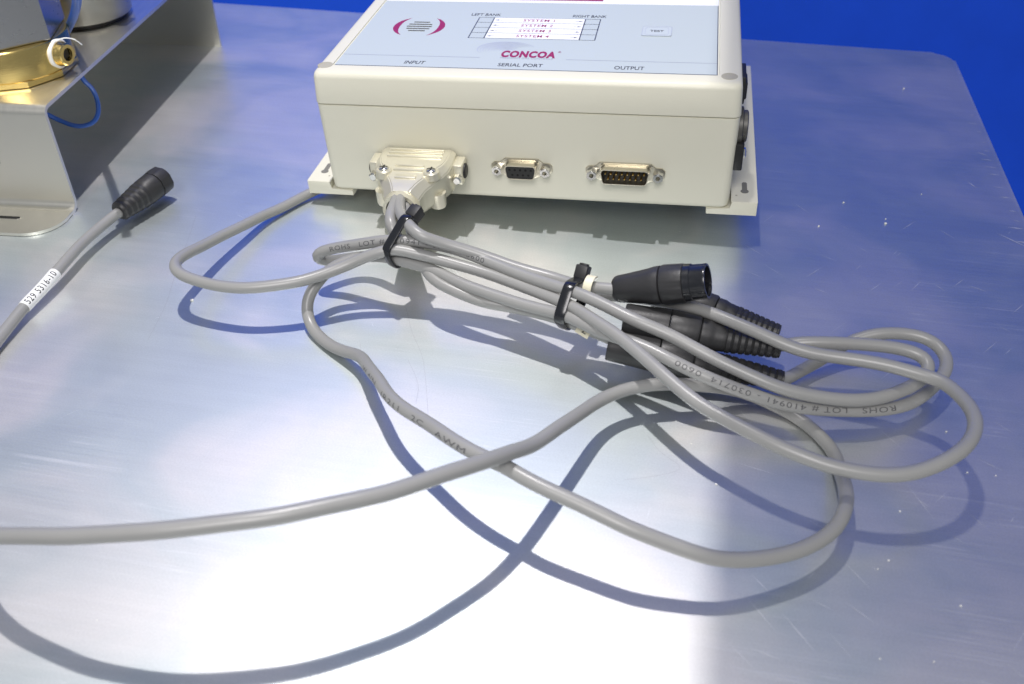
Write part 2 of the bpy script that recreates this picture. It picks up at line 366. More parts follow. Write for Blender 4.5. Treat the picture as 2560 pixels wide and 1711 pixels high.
    for i in range(4): flat_text('lettering','SYSTEM %d'%(4-i),-2.3,56.1+i*7.75,z+.07,3.5,17.5,M['sys_print'],lab,0.04,0.0,1.08)
    flat_text('lettering','LEFT BANK',-33.4,87.3,z+.05,3.7,16.8,M['ink'],lab,0.05)
    flat_text('lettering','RIGHT BANK',24.8,87.3,z+.05,3.7,18.6,M['ink'],lab,0.05)
    flat_text('lettering','INPUT',-56.7,17.1,z+.05,3.9,10.6,M['ink'],lab,0.05,0.06)
    flat_text('lettering','SERIAL PORT',-2.2,17.1,z+.05,3.9,22.6,M['ink'],lab,0.05)
    flat_text('lettering','OUTPUT',51.9,17.1,z+.05,4.1,14.6,M['ink'],lab,0.05)
    flat_text('lettering','CONCOA',-0.3,31.2,z+.06,7.6,28.2,M['red_print'],lab,0.6,0.0,1.12)
    flat_text('lettering','®',15.2,35.0,z+.06,1.9,1.6,M['red_print'],lab)
    flat_text('lettering','PRECISION GAS CONTROLS',-0.6,25.9,z+.05,1.9,27.0,M['grey_print'],lab,0.0)
    # sweeping rings behind the wordmark
    def rings(bm,q):
        for k in range(11):
            r=12.6-k*0.95; cx,cy=-14.0+k*0.42,37.2-k*0.25; a0,a1=math.radians(20+k*5),math.radians(215-k*4); n=26; w0=0.32 if k%2 else 0.5
            for i in range(n):
                a=a0+(a1-a0)*i/n; b=a0+(a1-a0)*(i+1)/n; wa=w0*math.sin(math.pi*(i)/n)+0.05; wb=w0*math.sin(math.pi*(i+1)/n)+0.05
                P=lambda a_,rr: (cx+1.12*rr*math.cos(a_)*(1.15 if math.cos(a_)>0 else 1),cy+0.80*rr*math.sin(a_),q)
                bm.faces.new([bm.verts.new(p) for p in (P(a,r-wa),P(a,r+wa),P(b,r+wb),P(b,r-wb))])
    pr('ring_emblem',M['silver_print'],rings,0.04)
    # speaker: crimson arcs round the sound slots
    def arcs(bm,q):
        for s in (1,-1):
            n=20
            for i in range(n):
                def P(j,inner):
                    a=math.radians(-60+120*j/n); th=3.7*math.cos(math.radians(-86+172*j/n))+0.2
                    r=14.4-(th if inner else 0)
                    return (-67.3+s*(r*math.cos(a)-(0 if not inner else -0.4)),67.0+r*1.03*math.sin(a),q)
                vs=[bm.verts.new(p) for p in (P(i,0),P(i+1,0),P(i+1,1),P(i,1))]
                bm.faces.new(vs if s>0 else vs[::-1])
    pr('speaker_arc',M['red_print'],arcs)
    for i,(yy,hw) in enumerate(((73.5,4.6),(70.2,6.6),(67.0,7.2),(63.8,6.6),(60.6,4.8))):
        bm=bmesh.new(); ring_prism(bm,rrect(-67.2-hw,-67.2+hw,yy-.55,yy+.55,.5),rrect(-67.2-hw+.25,-67.2+hw-.25,yy-.3,yy+.3,.3),z-.02,z+.14,'z'); rect(bm,-67.2-hw+.2,-67.2+hw-.2,yy-.33,yy+.33,z+.04); obj('sound_slot',bm,mat('slot_grey',(0.10,0.10,0.09),0.6),lab)
    bm=bmesh.new(); prism(bm,rrect(54.8,70.4,59.6,73.4,1.6),z,z+.35,bev=.15,seg=1); k=obj('test_button',bm,mat('button_overlay',(0.51,0.57,0.60),0.4,spec=0.3),lab)
    bm=bmesh.new()
    for a,b in ((0,0.35),(1.6,1.85)): ring_prism(bm,rrect(54.8+a,70.4-a,59.6+a,73.4-a,1.5),rrect(54.8+b,70.4-b,59.6+b,73.4-b,1.3),z+.36,z+.40,'z')
    obj('button_outline',bm,M['silver_print'],lab,smooth=None)
    flat_text('lettering','TEST',62.6,66.4,z+.42,2.6,7.2,M['ink'],lab,0.04)
    # mounting flanges
    for s in (-1,1):
        bm=bmesh.new()
        o_=[(s*94.7,-22.1),(s*120.0,-22.1),(s*120.0,-14.2),(s*106.8,-14.2),(s*106.8,-18.7),(s*94.7,-18.7)]
        if s<0: o_=o_[::-1]
        prism(bm,o_,0.0,DEPTH,bev=0.5,seg=2,axis='y')
        fl=obj('mounting_flange',bm,M['beige'],t)
        for y in (15,DEPTH-15):
            bm=bmesh.new(); prism(bm,[(s*113.6+px,y-4+py) for px,py in circ(2.1,14)],-14.22,-14.1); prism(bm,[(s*113.6+px,y+px2) for px,px2 in rrect(-1.3,1.3,-4,5.5,1.2)],-14.24,-14.12); obj('keyhole',bm,mat('keyhole_shade',(0.20,0.195,0.16),0.6),fl,smooth=None)
        bm=bmesh.new(); prism(bm,circ(0.6,10,s*109.4,6.5),-14.22,-14.15); obj('pin_hole',bm,M['beige_dark'],fl,smooth=None)
    for x,y in ((-88,60),(88,60),(-88,DEPTH-20),(88,DEPTH-20)):
        hgt=-36.86-0.0436*x*1.0
        bm=bmesh.new(); lathe(bm,(x,y,-18.6),(0,0,-1),[(0,7),(abs(hgt)-18.9,5.5)],20); obj('standoff_foot',bm,M['black'],t)
    # connectors on the front wall
    def dsub(cx,cz,wt,pins,male):
        e=bpy.data.objects.new('serial_socket' if not male else 'output_socket',None)
        sp=33.3/2 if male else 12.5
        bm=bmesh.new()      # eye-shaped flange plate
        hw=wt/2+1.0; P=[]
        for x,zz in ((sp+3.4,1.6),(sp+1.8,3.1),(sp-1.2,3.1),(hw-0.8,5.4),(-hw+0.8,5.4),(-sp+1.2,3.1),(-sp-1.8,3.1),(-sp-3.4,1.6),(-sp-3.4,-1.6),(-sp-1.8,-3.1),(-sp+1.2,-3.1),(-hw+2.4,-5.6),(hw-2.4,-5.6),(sp-1.2,-3.1),(sp+1.8,-3.1),(sp+3.4,-1.6)): P.append((cx+x,cz+zz))
        prism(bm,P,-0.9,0.3,bev=0.3,seg=2,axis='y'); fl=obj('serial_port' if not male else 'output_port',bm,M['dull_tin'],t)
        hh=8.4 if male else 7.9
        bm=bmesh.new(); ring_prism(bm,shift(dshape(wt+1.6,hh+1.6,2.4),cx,cz),shift(dshape(wt,hh,1.8),cx,cz),-1.9,-0.8); ring_prism(bm,shift(dshape(wt,hh,2.0),cx,cz),shift(dshape(wt-1.0,hh-1.0,1.6),cx,cz),-6.2 if male else -6.0,-1.0); obj('shell',bm,M['dull_tin'],fl)
        bm=bmesh.new()
        if male: prism(bm,shift(dshape(wt-1.1,hh-1.1,1.5),cx,cz),-1.6,-1.0,axis='y')
        else: prism(bm,shift(dshape(wt-1.2,hh-1.2,1.4),cx,cz),-5.7,-1.0,axis='y')
        obj('insert',bm,M['dark'],fl)
        top=(pins+1)//2; sp_=2.77
        for row,nn,zz in ((0,top,1.42),(1,pins-top,-1.42)):
            for k in range(nn):
                x=cx+(k-(nn-1)/2)*sp_; bm=bmesh.new()
                if male: lathe(bm,(x,-1.6,cz+zz),(0,-1,0),[(0,.5),(3.6,.5),(4.0,.25)],8); obj('pin',bm,M['gold'],fl)
                else: lathe(bm,(x,-5.68,cz+zz),(0,-1,0),[(0,.62),(.06,.62)],10); obj('pin_hole',bm,mat('hole_black',(0.002,0.002,0.002),0.9) if 'hole' not in M else M['hole'],fl)
        for s in (-1,1):
            bm=bmesh.new(); x=cx+s*sp
            ring_prism(bm,[(x+p,cz+q) for p,q in circ(2.75,6,0,0,math.radians(30))],[(x+p,cz+q) for p,q in circ(1.25,6,0,0,math.radians(30))],-5.2,-0.8)
            j=obj('jack_screw',bm,M['chrome'],fl,smooth=math.radians(25))
            bm=bmesh.new(); ring_prism(bm,circ(2.2,18,x,cz),circ(1.2,18,x,cz),-5.6,-5.1); ring_prism(bm,circ(1.25,18,x,cz),circ(1.15,18,x,cz),-5.0,-1); obj('thread',bm,M['chrome'],j)
    M['hole']=mat('hole_black',(0.002,0.002,0.002),0.9)
    dsub(-0.2,-0.3,16.9,9,False); dsub(52.9,-0.3,25.2,15,True)
    # fittings on the right wall: dark inlet and metal gland
    bm=bmesh.new(); box(bm,105.5,108.2,14,32,31.8,45.5,bev=.6); box(bm,106,109.2,16,29,33,42,bev=1.0); obj('switch',bm,M['dark'],t)
    bm=bmesh.new(); lathe(bm,(105.8,13,21),(1,0,0),[(0,9.5),(2.6,9.5),(3.0,8.8),(3.0,7.8),(4.9,7.8),(5.4,7.0)],32); g=obj('cable_gland',bm,mat('gland_grey',(0.09,0.088,0.08),0.45,metal=0.3),t)
    bm=bmesh.new(); box(bm,105.5,110.2,2.0,24,2,16.5,bev=.8); obj('power_inlet',bm,M['dark'],t)
    bm=bmesh.new(); lathe(bm,(110.2,7,9.5),(1,0,0),[(0,2.9),(0.9,2.7),(1.5,1.6)],20); obj('inlet_screw',bm,M['chrome'],t)
    return t
cbox=build_control_box()

# ================================================================ cable harness
PTS={'loop':[(-102.1,20.4,7.0),(-119.4,4.9,3.8),(-130.2,-14.4,3.8),(-137.3,-33.4,6.5),(-143.3,-67.0,14.2),(-145.0,-89.7,20.8),(-144.6,-101.2,23.0),(-140.6,-107.3,22.8),(-132.3,-110.7,22.0),(-120.3,-112.6,21.5),(-107.0,-112.4,21.8),(-95.1,-109.6,22.5),(-83.9,-105.0,23.0),(-76.1,-99.8,23.5),(-65.3,-92.9,25.8),(-56.2,-89.2,29.8),(-48.9,-87.3,32.5),(-43.0,-85.8,33.8),(-35.0,-86.0,32.8),(-20.7,-86.1,30.5),(-1.4,-88.6,28.0),(18.4,-95.3,27.8),(38.2,-106.2,29.8),(45.1,-111.0,30.2),(50.9,-116.1,30.5),(62.2,-125.4,30.8),(71.4,-134.3,30.8),(80.2,-143.7,30.8),(88.6,-151.9,30.2),(96.8,-159.0,29.5),(106.9,-164.8,29.0),(116.9,-170.2,28.8),(126.5,-175.0,28.3),(136.0,-178.2,27.8),(145.2,-180.0,27.2),(160.1,-180.7,27.0),(171.2,-178.1,27.8),(182.5,-171.7,30.0),(190.1,-163.9,31.0),(194.0,-155.9,31.2),(195.4,-150.0,31.5),(195.3,-143.4,31.0),(193.5,-136.5,30.0),(188.6,-127.7,28.8),(181.7,-124.3,28.2),(170.8,-120.9,27.7),(159.5,-119.2,27.3),(147.9,-117.8,26.8),(137.9,-117.1,27.2),(129.8,-115.3,28.3),(123.6,-112.7,29.0),(117.1,-109.9,29.8),(105.8,-104.7,30.0),(99.1,-101.5,29.5),(88.2,-95.5,27.5),(76.2,-90.2,24.5),(62.0,-86.1,21.8),(47.8,-86.7,21.8),(37.3,-89.0,24.8),(21.9,-83.3,23.5),(6.0,-77.7,22.0)],
'fold':[(-55.9,-39.9,33.0),(-53.7,-49.9,35.0),(-51.1,-64.2,36.0),(-48.9,-69.4,34.0),(-45.2,-70.5,28.5),(-44.3,-71.3,24.2),(-50.1,-70.0,18.6),(-60.0,-65.3,14.2),(-70.2,-65.7,12.2),(-78.4,-71.2,13.0),(-83.4,-75.9,14.8),(-85.8,-78.9,18.5),(-84.1,-79.8,22.0),(-79.2,-79.1,23.8),(-72.1,-78.8,26.2),(-59.0,-80.6,31.5),(-48.9,-81.8,35.0),(-41.3,-81.6,36.0),(-36.1,-81.3,36.0),(-22.0,-80.5,34.5),(-2.2,-84.4,32.0),(17.9,-92.9,31.8),(36.3,-100.9,33.5),(43.7,-104.6,34.2),(55.6,-110.4,34.0),(69.4,-117.1,33.0),(82.9,-120.7,30.5),(95.7,-125.5,28.0),(106.9,-128.8,25.0),(118.1,-131.9,22.8),(129.1,-133.5,20.5),(139.9,-133.7,19.0),(148.1,-133.0,18.2),(156.7,-131.4,17.5),(166.9,-127.9,17.0),(175.2,-123.2,17.0),(181.5,-118.9,17.8),(185.8,-114.7,19.2),(188.4,-109.6,20.8),(187.3,-106.1,22.2),(182.1,-103.8,23.0),(173.8,-103.2,23.8),(161.8,-103.2,24.0),(149.4,-104.6,24.0),(139.2,-105.6,23.2),(133.4,-105.4,21.8),(129.4,-106.1,19.5),(124.7,-103.8,18.2)],
'text':[(149.3,-142.4,2.8),(145.6,-137.4,2.8),(137.9,-129.5,3.0),(129.5,-125.5,4.0),(120.8,-123.7,6.0),(112.0,-125.3,9.5),(103.2,-128.7,13.0),(92.0,-132.0,15.0),(81.0,-135.0,15.8),(70.3,-139.5,15.8),(62.7,-145.9,16.0),(55.6,-156.3,18.2),(47.7,-176.8,26.0),(40.4,-194.5,33.0),(34.5,-206.9,40.0),(23.1,-222.7,47.0),(6.5,-240.2,52.0),(-10.2,-252.1,54.8),(-27.3,-260.8,55.5),(-45.1,-267.2,55.0),(-63.8,-272.1,53.5),(-77.8,-273.5,50.7),(-93.9,-273.3,46.2),(-113.6,-270.4,38.7),(-126.7,-266.7,33.2),(-150.3,-259.4,24.8),(-235.0,-262.0,18.0),(-300.0,-250.0,6.0),(-380.0,-225.0,2.8),(-520.0,-190.0,2.8)],
'lead':[(149.3,-142.4,2.8),(151.9,-146.8,2.8),(153.2,-159.5,5.0),(152.7,-172.9,9.5),(150.8,-184.3,13.0),(146.9,-195.1,14.0),(139.0,-204.5,14.5),(127.6,-213.1,15.5),(116.4,-219.0,17.5),(105.3,-222.1,20.2),(94.2,-222.7,23.5),(79.4,-221.8,27.8),(64.5,-218.7,30.8),(44.9,-213.1,33.2),(32.6,-207.9,34.0),(23.3,-204.0,33.2),(4.5,-191.8,30.5),(-18.4,-172.1,23.7),(-29.0,-157.9,20.5),(-38.4,-145.1,14.5),(-43.6,-137.4,11.0),(-48.1,-132.8,8.8),(-55.7,-127.8,5.2),(-63.2,-123.1,3.2),(-70.4,-117.5,2.8),(-76.3,-112.1,3.5),(-80.1,-107.0,6.0),(-81.2,-103.9,9.2),(-80.3,-100.4,13.8),(-77.0,-95.2,18.2),(-73.6,-89.5,21.2),(-64.8,-85.3,24.5),(-55.1,-83.0,26.0),(-46.2,-83.7,26.8),(-38.0,-85.5,26.8),(-25.5,-87.4,25.8),(-9.6,-94.0,24.8),(5.4,-99.3,24.2),(20.1,-104.0,24.5),(34.3,-109.0,25.8),(38.9,-110.9,26.5),(47.0,-115.3,27.0),(56.3,-120.4,27.2),(73.8,-125.9,26.8),(85.3,-130.9,25.8),(96.6,-134.5,23.5),(107.7,-135.6,20.5),(118.8,-136.4,17.8),(130.0,-136.4,14.8),(141.1,-134.9,12.8),(150.2,-132.4,11.2),(162.3,-130.0,10.8),(172.5,-126.6,10.8),(180.8,-121.7,11.0),(187.4,-115.4,11.5),(193.2,-108.1,12.0),(197.3,-101.2,12.2),(199.4,-94.9,12.8),(198.8,-89.0,13.5),(195.9,-84.8,14.8),(190.1,-82.4,15.5),(182.6,-81.6,15.5),(174.1,-82.7,15.3),(166.0,-84.3,13.2),(158.6,-87.6,10.5),(152.1,-92.6,7.8),(147.1,-96.7,6.2),(140.6,-102.8,5.8),(133.6,-111.9,7.5),(128.3,-116.2,10.2)],
'plug_lead':[(-53.6,-39.4,33.0),(-50.3,-51.0,36.0),(-46.1,-62.9,38.0),(-37.3,-79.1,43.0),(-30.6,-84.8,41.8),(-21.3,-82.6,37.8),(-2.6,-82.8,33.0),(16.7,-86.1,30.0),(32.9,-89.1,29.2),(41.1,-92.6,30.0),(49.4,-95.2,31.5),(59.7,-96.8,32.8)],
'under':[(-51.3,-40.4,32.0),(-48.3,-47.7,31.0),(-43.9,-58.3,30.0),(-38.8,-68.4,28.0),(-32.8,-80.7,25.6),(-24.8,-90.6,23.2),(-14.2,-95.4,21.8),(0.7,-98.8,19.9),(14.7,-99.4,19.0),(33.8,-104.4,20.0),(43.5,-106.0,18.5),(54.3,-107.4,15.5),(65.0,-109.2,13.2)],
'label':[(-207.7,-44.2,10.0),(-209.1,-46.1,9.5),(-211.5,-59.5,8.8),(-212.5,-71.7,8.5),(-212.3,-85.0,8.5),(-212.0,-100.7,8.0),(-211.9,-113.6,6.8),(-212.5,-125.8,5.8),(-212.0,-139.5,4.5),(-210.5,-157.1,3.5),(-209.0,-176.2,2.8),(-269.0,-211.2,3.0),(-369.0,-246.2,2.8),(-469.0,-256.2,2.8)]}
RC=2.68
def wrap_text(name,s,path,start,length,h,toward,mt,parent,flip=False,r=RC,weight=0.0,space=1.15):
    """print text on the cable: start = arc length in mm, toward = direction the letters face"""
    v,f=text_geo(s,h,weight,space); x0=min(p[0] for p in v); x1=max(p[0] for p in v); k=length/(x1-x0)
    acc=[0]
    for a,b in zip(path[:-1],path[1:]): acc.append(acc[-1]+(b-a).length)
    def at(d):
        d=min(max(d,0),acc[-1]-.01); import bisect
        i=min(bisect.bisect_right(acc,d)-1,len(path)-2); t=(d-acc[i])/max(1e-6,acc[i+1]-acc[i]); i0=max(i-1,0); i1=min(i+2,len(path)-1)
        return path[i].lerp(path[i+1],t),(path[i1]-path[i0]).normalized()
    toward=Vector(toward); bm=bmesh.new(); vs=[bm.verts.new((px,py,0)) for px,py in v]
    for q in f:
        try: bm.faces.new([vs[i] for i in q])
        except ValueError: pass
    bmesh.ops.triangulate(bm,faces=bm.faces)
    for _ in range(3):
        es=[e for e in bm.edges if abs(e.verts[0].co.y-e.verts[1].co.y)>0.45 or e.calc_length()>0.9]
        if not es: break
        bmesh.ops.subdivide_edges(bm,edges=es,cuts=1); bmesh.ops.triangulate(bm,faces=[q for q in bm.faces if len(q.verts)>3])
    for q in bm.verts:
        u=(q.co.x-x0)*k; d=start-u if flip else start+u; c,t=at(d); n=(toward-t*toward.dot(t)).normalized(); up=n.cross(t)*(-1 if flip else 1)
        a=(q.co.y-h/2)/r
        q.co=c+(n*math.cos(a)+up*math.sin(a))*(r+0.035)
    return obj(name,bm,mt,parent,smooth=None)
def near(path,p):
    acc=0; best=(1e9,0)
    for i,q in enumerate(path):
        if i: acc+=(q-path[i-1]).length
        best=min(best,((q-Vector(p)).length,acc))
    return best[1]
def straight_plug(t,a,b,kind,parent=None,spin=0.0):
    """round plastic plug from its cable end a to its mating end b"""
    a=Vector(a); b=Vector(b); ax=(b-a); Lp=ax.length; ax.normalize(); e=empty_part(kind,parent)
    return a,ax,Lp
def lathe_part(name,o,ax,prof,mt,parent,n=40,mod=None,cap=True):
    bm=bmesh.new(); lathe(bm,o,ax,prof,n,cap,mod); return obj(name,bm,mt,parent)
def ribs(count,depth):      # finger grip flutes round the barrel
    return lambda d,t: 1-depth*(0.5+0.5*math.cos(count*t))**6
def make_male_plug(parent,a,b):
    a=Vector(a);b=Vector(b);ax=(b-a).normalized();L=(b-a).length;k=L/40.0
    bod=lathe_part('round_plug',a,ax,[(-.2,2.9),(0,4.6),(.9*k,5.5),(2*k,5.9),(7*k,6.5),(13*k,7.3),(16*k,7.8),(18*k,8.15),(19*k,8.2),(20.6*k,8.2),(20.9*k,7.7)],M['black'],parent,48,lambda d,t:1-0.012*math.sin(t*3+d*.6)-0.02*(math.cos(4*t)>0.93))
    def m2(d,t): return 1-0.05*(math.cos(6*t)>0.55)*(22.5*k<d<30*k)
    lathe_part('grip_ring',a+ax*0,ax,[(21.2*k,7.6),(21.4*k,8.35),(22.2*k,8.6),(29.6*k,8.35),(30.6*k,8.2),(30.8*k,7.9)],M['black'],bod,96,m2)
    lathe_part('lock_collar',a,ax,[(30.8*k,7.5),(31*k,8.05),(33.6*k,7.9),(33.9*k,7.5),(38.6*k,7.35),(39.6*k,7.5),(40*k,7.35),(40*k,6.4),(36*k,6.35),(31*k,6.3)],M['black_gloss'],bod,48,lambda d,t:1-0.07*(abs(math.sin(1.5*t+.4))<0.10)*(d>33*k),cap=False)
    u=frame(ax)[1]; v=frame(ax)[2]
    lathe_part('insert',a,ax,[(31*k,6.3),(32*k,6.2)],M['dark'],bod,24)
    for q in range(4):
        an=math.radians(45+90*q); lathe_part('pin',a+(u*math.cos(an)+v*math.sin(an))*2.6,ax,[(32*k,.55),(37*k,.55),(37.6*k,.3)],M['gold'],bod,8)
    return bod
def make_female_plug(parent,a,b,ringed=True,long_=False):
    a=Vector(a);b=Vector(b);ax=(b-a).normalized();L=(b-a).length;k=L/60.0
    prof=[(-.2,2.85),(0,3.7)]; d=0.6
    while d<25:
        r=4.0+d*0.118; prof+=[(d*k,r),((d+.3)*k,r+.35),((d+1.7)*k,r+.45),((d+2.0)*k,r)] if d<19 else [(d*k,r),((d+1)*k,r)]; d+=2.55
    prof+=[(26*k,7.2),(27*k,7.6),(30*k,7.7),(30.4*k,7.2)]
    prof=[(d,r*.9 if r>3.8 else r) for d,r in prof]
    bod=lathe_part('round_plug',a,ax,prof,M['black'],parent,40,lambda d,t:1-0.10*(math.cos(2*t)>0.75)*(d<22*k))
    lathe_part('grip_ring',a,ax,[(30.5*k,6.3),(30.7*k,7.2),(31.5*k,7.7),(41*k,7.8),(42*k,7.5),(42.2*k,7.0)],M['black'],bod,96,lambda d,t:1-0.05*(math.cos(6*t)>0.55)*(32*k<d<40*k))
    lathe_part('socket_barrel',a,ax,[(42.3*k,6.8),(42.6*k,7.5),(44*k,7.6),(58.5*k,6.8),(59.6*k,6.6),(60*k,6.4),(60*k,5.2),(57*k,5.1)],M['black'],bod,48,lambda d,t:1-0.03*(math.cos(4*t)>0.9))
    return bod
def hull2(P):
    P=sorted(set((round(x,4),round(y,4)) for x,y in P)); cr=lambda o,a,c:(a[0]-o[0])*(c[1]-o[1])-(a[1]-o[1])*(c[0]-o[0])
    def half(Q):
        r=[]
        for p in Q:
            while len(r)>1 and cr(r[-2],r[-1],p)<=0: r.pop()
            r.append(p)
        return r[:-1]
    return half(P)+half(P[::-1])
def tie_band(parent,cen,axis,reach=17,width=4.6,thick=1.2,head=0.9,sz=(5.6,6.2,5.6),lean=0.0):
    """cable tie: one strap pulled round every cable that crosses the plane, plus its ratchet head"""
    a=Vector(axis).normalized(); a.rotate(Matrix.Rotation(lean,3,'Z')); a,u,v=frame(a); cen=Vector(cen); pts=[]
    for P in paths.values():
        for p,q in zip(P[:-1],P[1:]):
            s,e=(p-cen).dot(a),(q-cen).dot(a)
            if s*e<=0 and s!=e:
                c=p.lerp(q,s/(s-e))-cen
                if c.length<reach: pts+= [(c.dot(u)+(RC+.25)*math.cos(k*math.pi/9),c.dot(v)+(RC+.25)*math.sin(k*math.pi/9)) for k in range(18)]
    H=hull2(pts); H=[Vector(p) for p in H]; R=[]
    L=sum((H[i]-H[i-1]).length for i in range(len(H))); n=64
    def walk(d):
        for i in range(len(H)):
            s=(H[(i+1)%len(H)]-H[i]).length
            if d<=s: return H[i].lerp(H[(i+1)%len(H)],d/s)
            d-=s
        return H[0]
    R=[walk(L*k/n) for k in range(n)]
    for _ in range(2): R=[R[k]*.5+(R[k-1]+R[(k+1)%n])*.25 for k in range(n)]
    bm=bmesh.new(); rows=[]; N_=[]
    for k in range(n):
        t=(R[(k+1)%n]-R[k-1]).normalized(); nn=Vector((t.y,-t.x)); N_.append(nn)
        def W(e,w): q=R[k]+nn*e; return cen+u*q.x+v*q.y+a*w
        rows.append([bm.verts.new(W(e,w)) for e,w in ((.15,-width/2),(thick*.8,-width/2),(thick,-width/2*.75),(thick,width/2*.75),(thick*.8,width/2),(.15,width/2))])
    for k in range(n):
        p,q=rows[k],rows[(k+1)%n]
        for j in range(6): bm.faces.new((p[j],p[(j+1)%6],q[(j+1)%6],q[j]))
    obj('strap',bm,M['black_gloss'],parent)
    best=max(range(n),key=lambda k:R[k].x*math.cos(head)+R[k].y*math.sin(head))
    c2=R[best]+N_[best]*.6; out=(u*N_[best].x+v*N_[best].y).normalized(); tan=a.cross(out); c=cen+u*c2.x+v*c2.y
    bm=bmesh.new(); box(bm,-sz[0]/2,sz[0]/2,-sz[1]/2,sz[1]/2,-.3,sz[2],bev=.6); box(bm,-sz[0]*.3,sz[0]*.3,-sz[1]*.32,sz[1]*.32,sz[2]-.2,sz[2]+.8,bev=.2)
    bmesh.ops.transform(bm,matrix=Matrix((a,tan,out)).transposed().to_4x4(),verts=bm.verts); bmesh.ops.translate(bm,vec=c,verts=bm.verts)
    obj('ratchet_head',bm,M['black'],parent)
paths={}
def add_cable(key,parent,name='cable',pts=None):
    P=smooth_path(catmull(pts or PTS[key],1.8),6); rn=random.Random(len(key)); ph=[rn.uniform(0,6.28) for _ in range(6)]
    P=[p+Vector((.28*math.sin(i/7+ph[0])+.12*math.sin(i/3.1+ph[1]),.28*math.sin(i/8.3+ph[2])+.12*math.sin(i/2.7+ph[3]),.15*math.sin(i/6+ph[4]))) for i,p in enumerate(P)]; paths[key]=P
    bm=bmesh.new(); tube_mesh(bm,P,RC,18); return obj(name,bm,M['cable'],parent,smooth=3.14)
CAMP=Vector((77.50,-420.86,265.24))
def build_harness():
    t=empty('cable_harness',(0,0,0)); tag(t,'coiled grey cable harness with silvery plug hood and round black plugs before the beige box','cable harness')
    c_text=PTS['text'][::-1]+PTS['lead'][1:]
    cl=add_cable('long',t,pts=c_text)
    add_cable('loop',t); cf=add_cable('fold',t); add_cable('plug_lead',t); add_cable('under',t)
    # metal-plated hood, built in the box's frame
    B=BR.to_4x4(); B.translation=BO/MM
    def bx(name,bm,mt,par,**k):
        bmesh.ops.transform(bm,matrix=HM,verts=bm.verts); return obj(name,bm,mt,par,**k)
    HM=B@Matrix.Translation((-53.6,0,0))
    bm=bmesh.new()
    lv=[]
    def sec(y,hw,zt,zb,ch):
        return [( x,y,z) for x,z in ((hw,zb+ch),(hw,zt-ch),(hw-ch,zt),(-hw+ch,zt),(-hw,zt-ch),(-hw,zb+ch),(-hw+ch,zb),(hw-ch,zb))]
    secs=[sec(-1.0,19.3,8.6,-9.0,2.2),sec(-2.0,20.0,9.3,-9.8,2.6),sec(-14,20.0,9.4,-10.2,2.8),sec(-18.5,19.2,9.0,-10.6,3.4),sec(-23,16.8,8.4,-11.0,4.0),sec(-29,13.6,7.6,-11.4,4.2),sec(-34,10.8,6.8,-11.6,4.2),sec(-38.5,9.3,5.8,-12.0,4.6),sec(-40.5,8.9,5.2,-12.2,4.6)]
    rows=[[bm.verts.new(p) for p in s] for s in secs]
    for p,q in zip(rows[:-1],rows[1:]):
        for i in range(8): bm.faces.new((p[i],p[(i+1)%8],q[(i+1)%8],q[i]))
    bm.faces.new(rows[0]); bm.faces.new(rows[-1][::-1])
    bmesh.ops.bevel(bm,geom=[e for e in bm.edges],offset=.55,segments=2,affect='EDGES')
    hood=bx('connector_hood',bm,M['nickel'],t)
    bm=bmesh.new(); ring_prism(bm,circ(8.9,40,0,-3.4),circ(7.2,40,0,-3.4),-44.2,-39.5); bx('exit_collar',bm,M['nickel'],hood)
    bm=bmesh.new(); prism(bm,circ(7.3,32,0,-3.4),-41.2,-40.4,axis='y'); bx('opening',bm,M['dark'],hood)
    for y,w,zt in ((-5,14.4,9.55),(-8.6,14.4,9.6),(-12.2,14.4,9.6),(-20.6,7.6,8.9),(-24.2,7.6,8.4)):
        bm=bmesh.new(); box(bm,-w,w,y-.75,y+.75,zt-1.0,zt+.75,bev=.5)
        bmesh.ops.rotate(bm,cent=(0,y,zt),matrix=Matrix.Rotation(-0.10 if y<-18 else 0,3,'X'),verts=bm.verts); bx('grip_rib',bm,M['nickel'],hood)
    bm=bmesh.new(); box(bm,-5.5,5.5,-31,-27.6,7.0,8.1,bev=.5); bx('marking_boss',bm,M['nickel'],hood)
    for s in (-1,1):
        bm=bmesh.new(); lathe(bm,(s*12.2,-25.3,5.4),(0,0,1),[(0,4.4),(3.4,4.0),(3.9,3.3)],24); b_=bx('screw_boss',bm,M['nickel'],hood)
        bm=bmesh.new(); lathe(bm,(s*12.2,-25.3,9.0),(0,0,1),[(0,2.7),(.8,2.6),(1.4,1.7)],20); bx('clamp_screw',bm,M['chrome'],b_)
        bm=bmesh.new(); box(bm,s*12.2-.35,s*12.2+.35,-27.3,-23.3,10.1,10.48); box(bm,s*12.2-2,s*12.2+2,-25.65,-24.95,10.08,10.46); bx('cross_slot',bm,M['dark'],b_)
        bm=bmesh.new(); box(bm,s*24.6 if s<0 else 19.2,-19.2 if s<0 else s*24.6,-12.5,-1.2,-5.4,5.6,bev=.9); ear=bx('screw_ear',bm,M['nickel'],hood)
        bm=bmesh.new(); lathe(bm,(s*22.2,-12.4,-1.2),(0,-1,0),[(0,2.3),(3.2,2.3),(3.9,1.7)],18,mod=lambda d,tt:1-.06*(math.cos(9*tt)>0)); bx('thumb_screw',bm,M['chrome'],ear)
        bm=bmesh.new(); lathe(bm,(s*24.3,-7.0,0.2),(s,0,0),[(0,4.0),(.9,3.9),(1.4,3.2)],20); bx('side_washer',bm,M['dark'],ear)
        bm=bmesh.new(); lathe(bm,(s*14.0,-24.5,-3),(0,0,-1),[(0,4.4),(6.6,4.3),(8.0,3.8),(8.4,3.0)],20); bx('screw_boss',bm,M['nickel'],hood)
    # plugs
    make_male_plug(t,*((58.00,-94.02,30.75),(96.34,-98.54,43.50)))
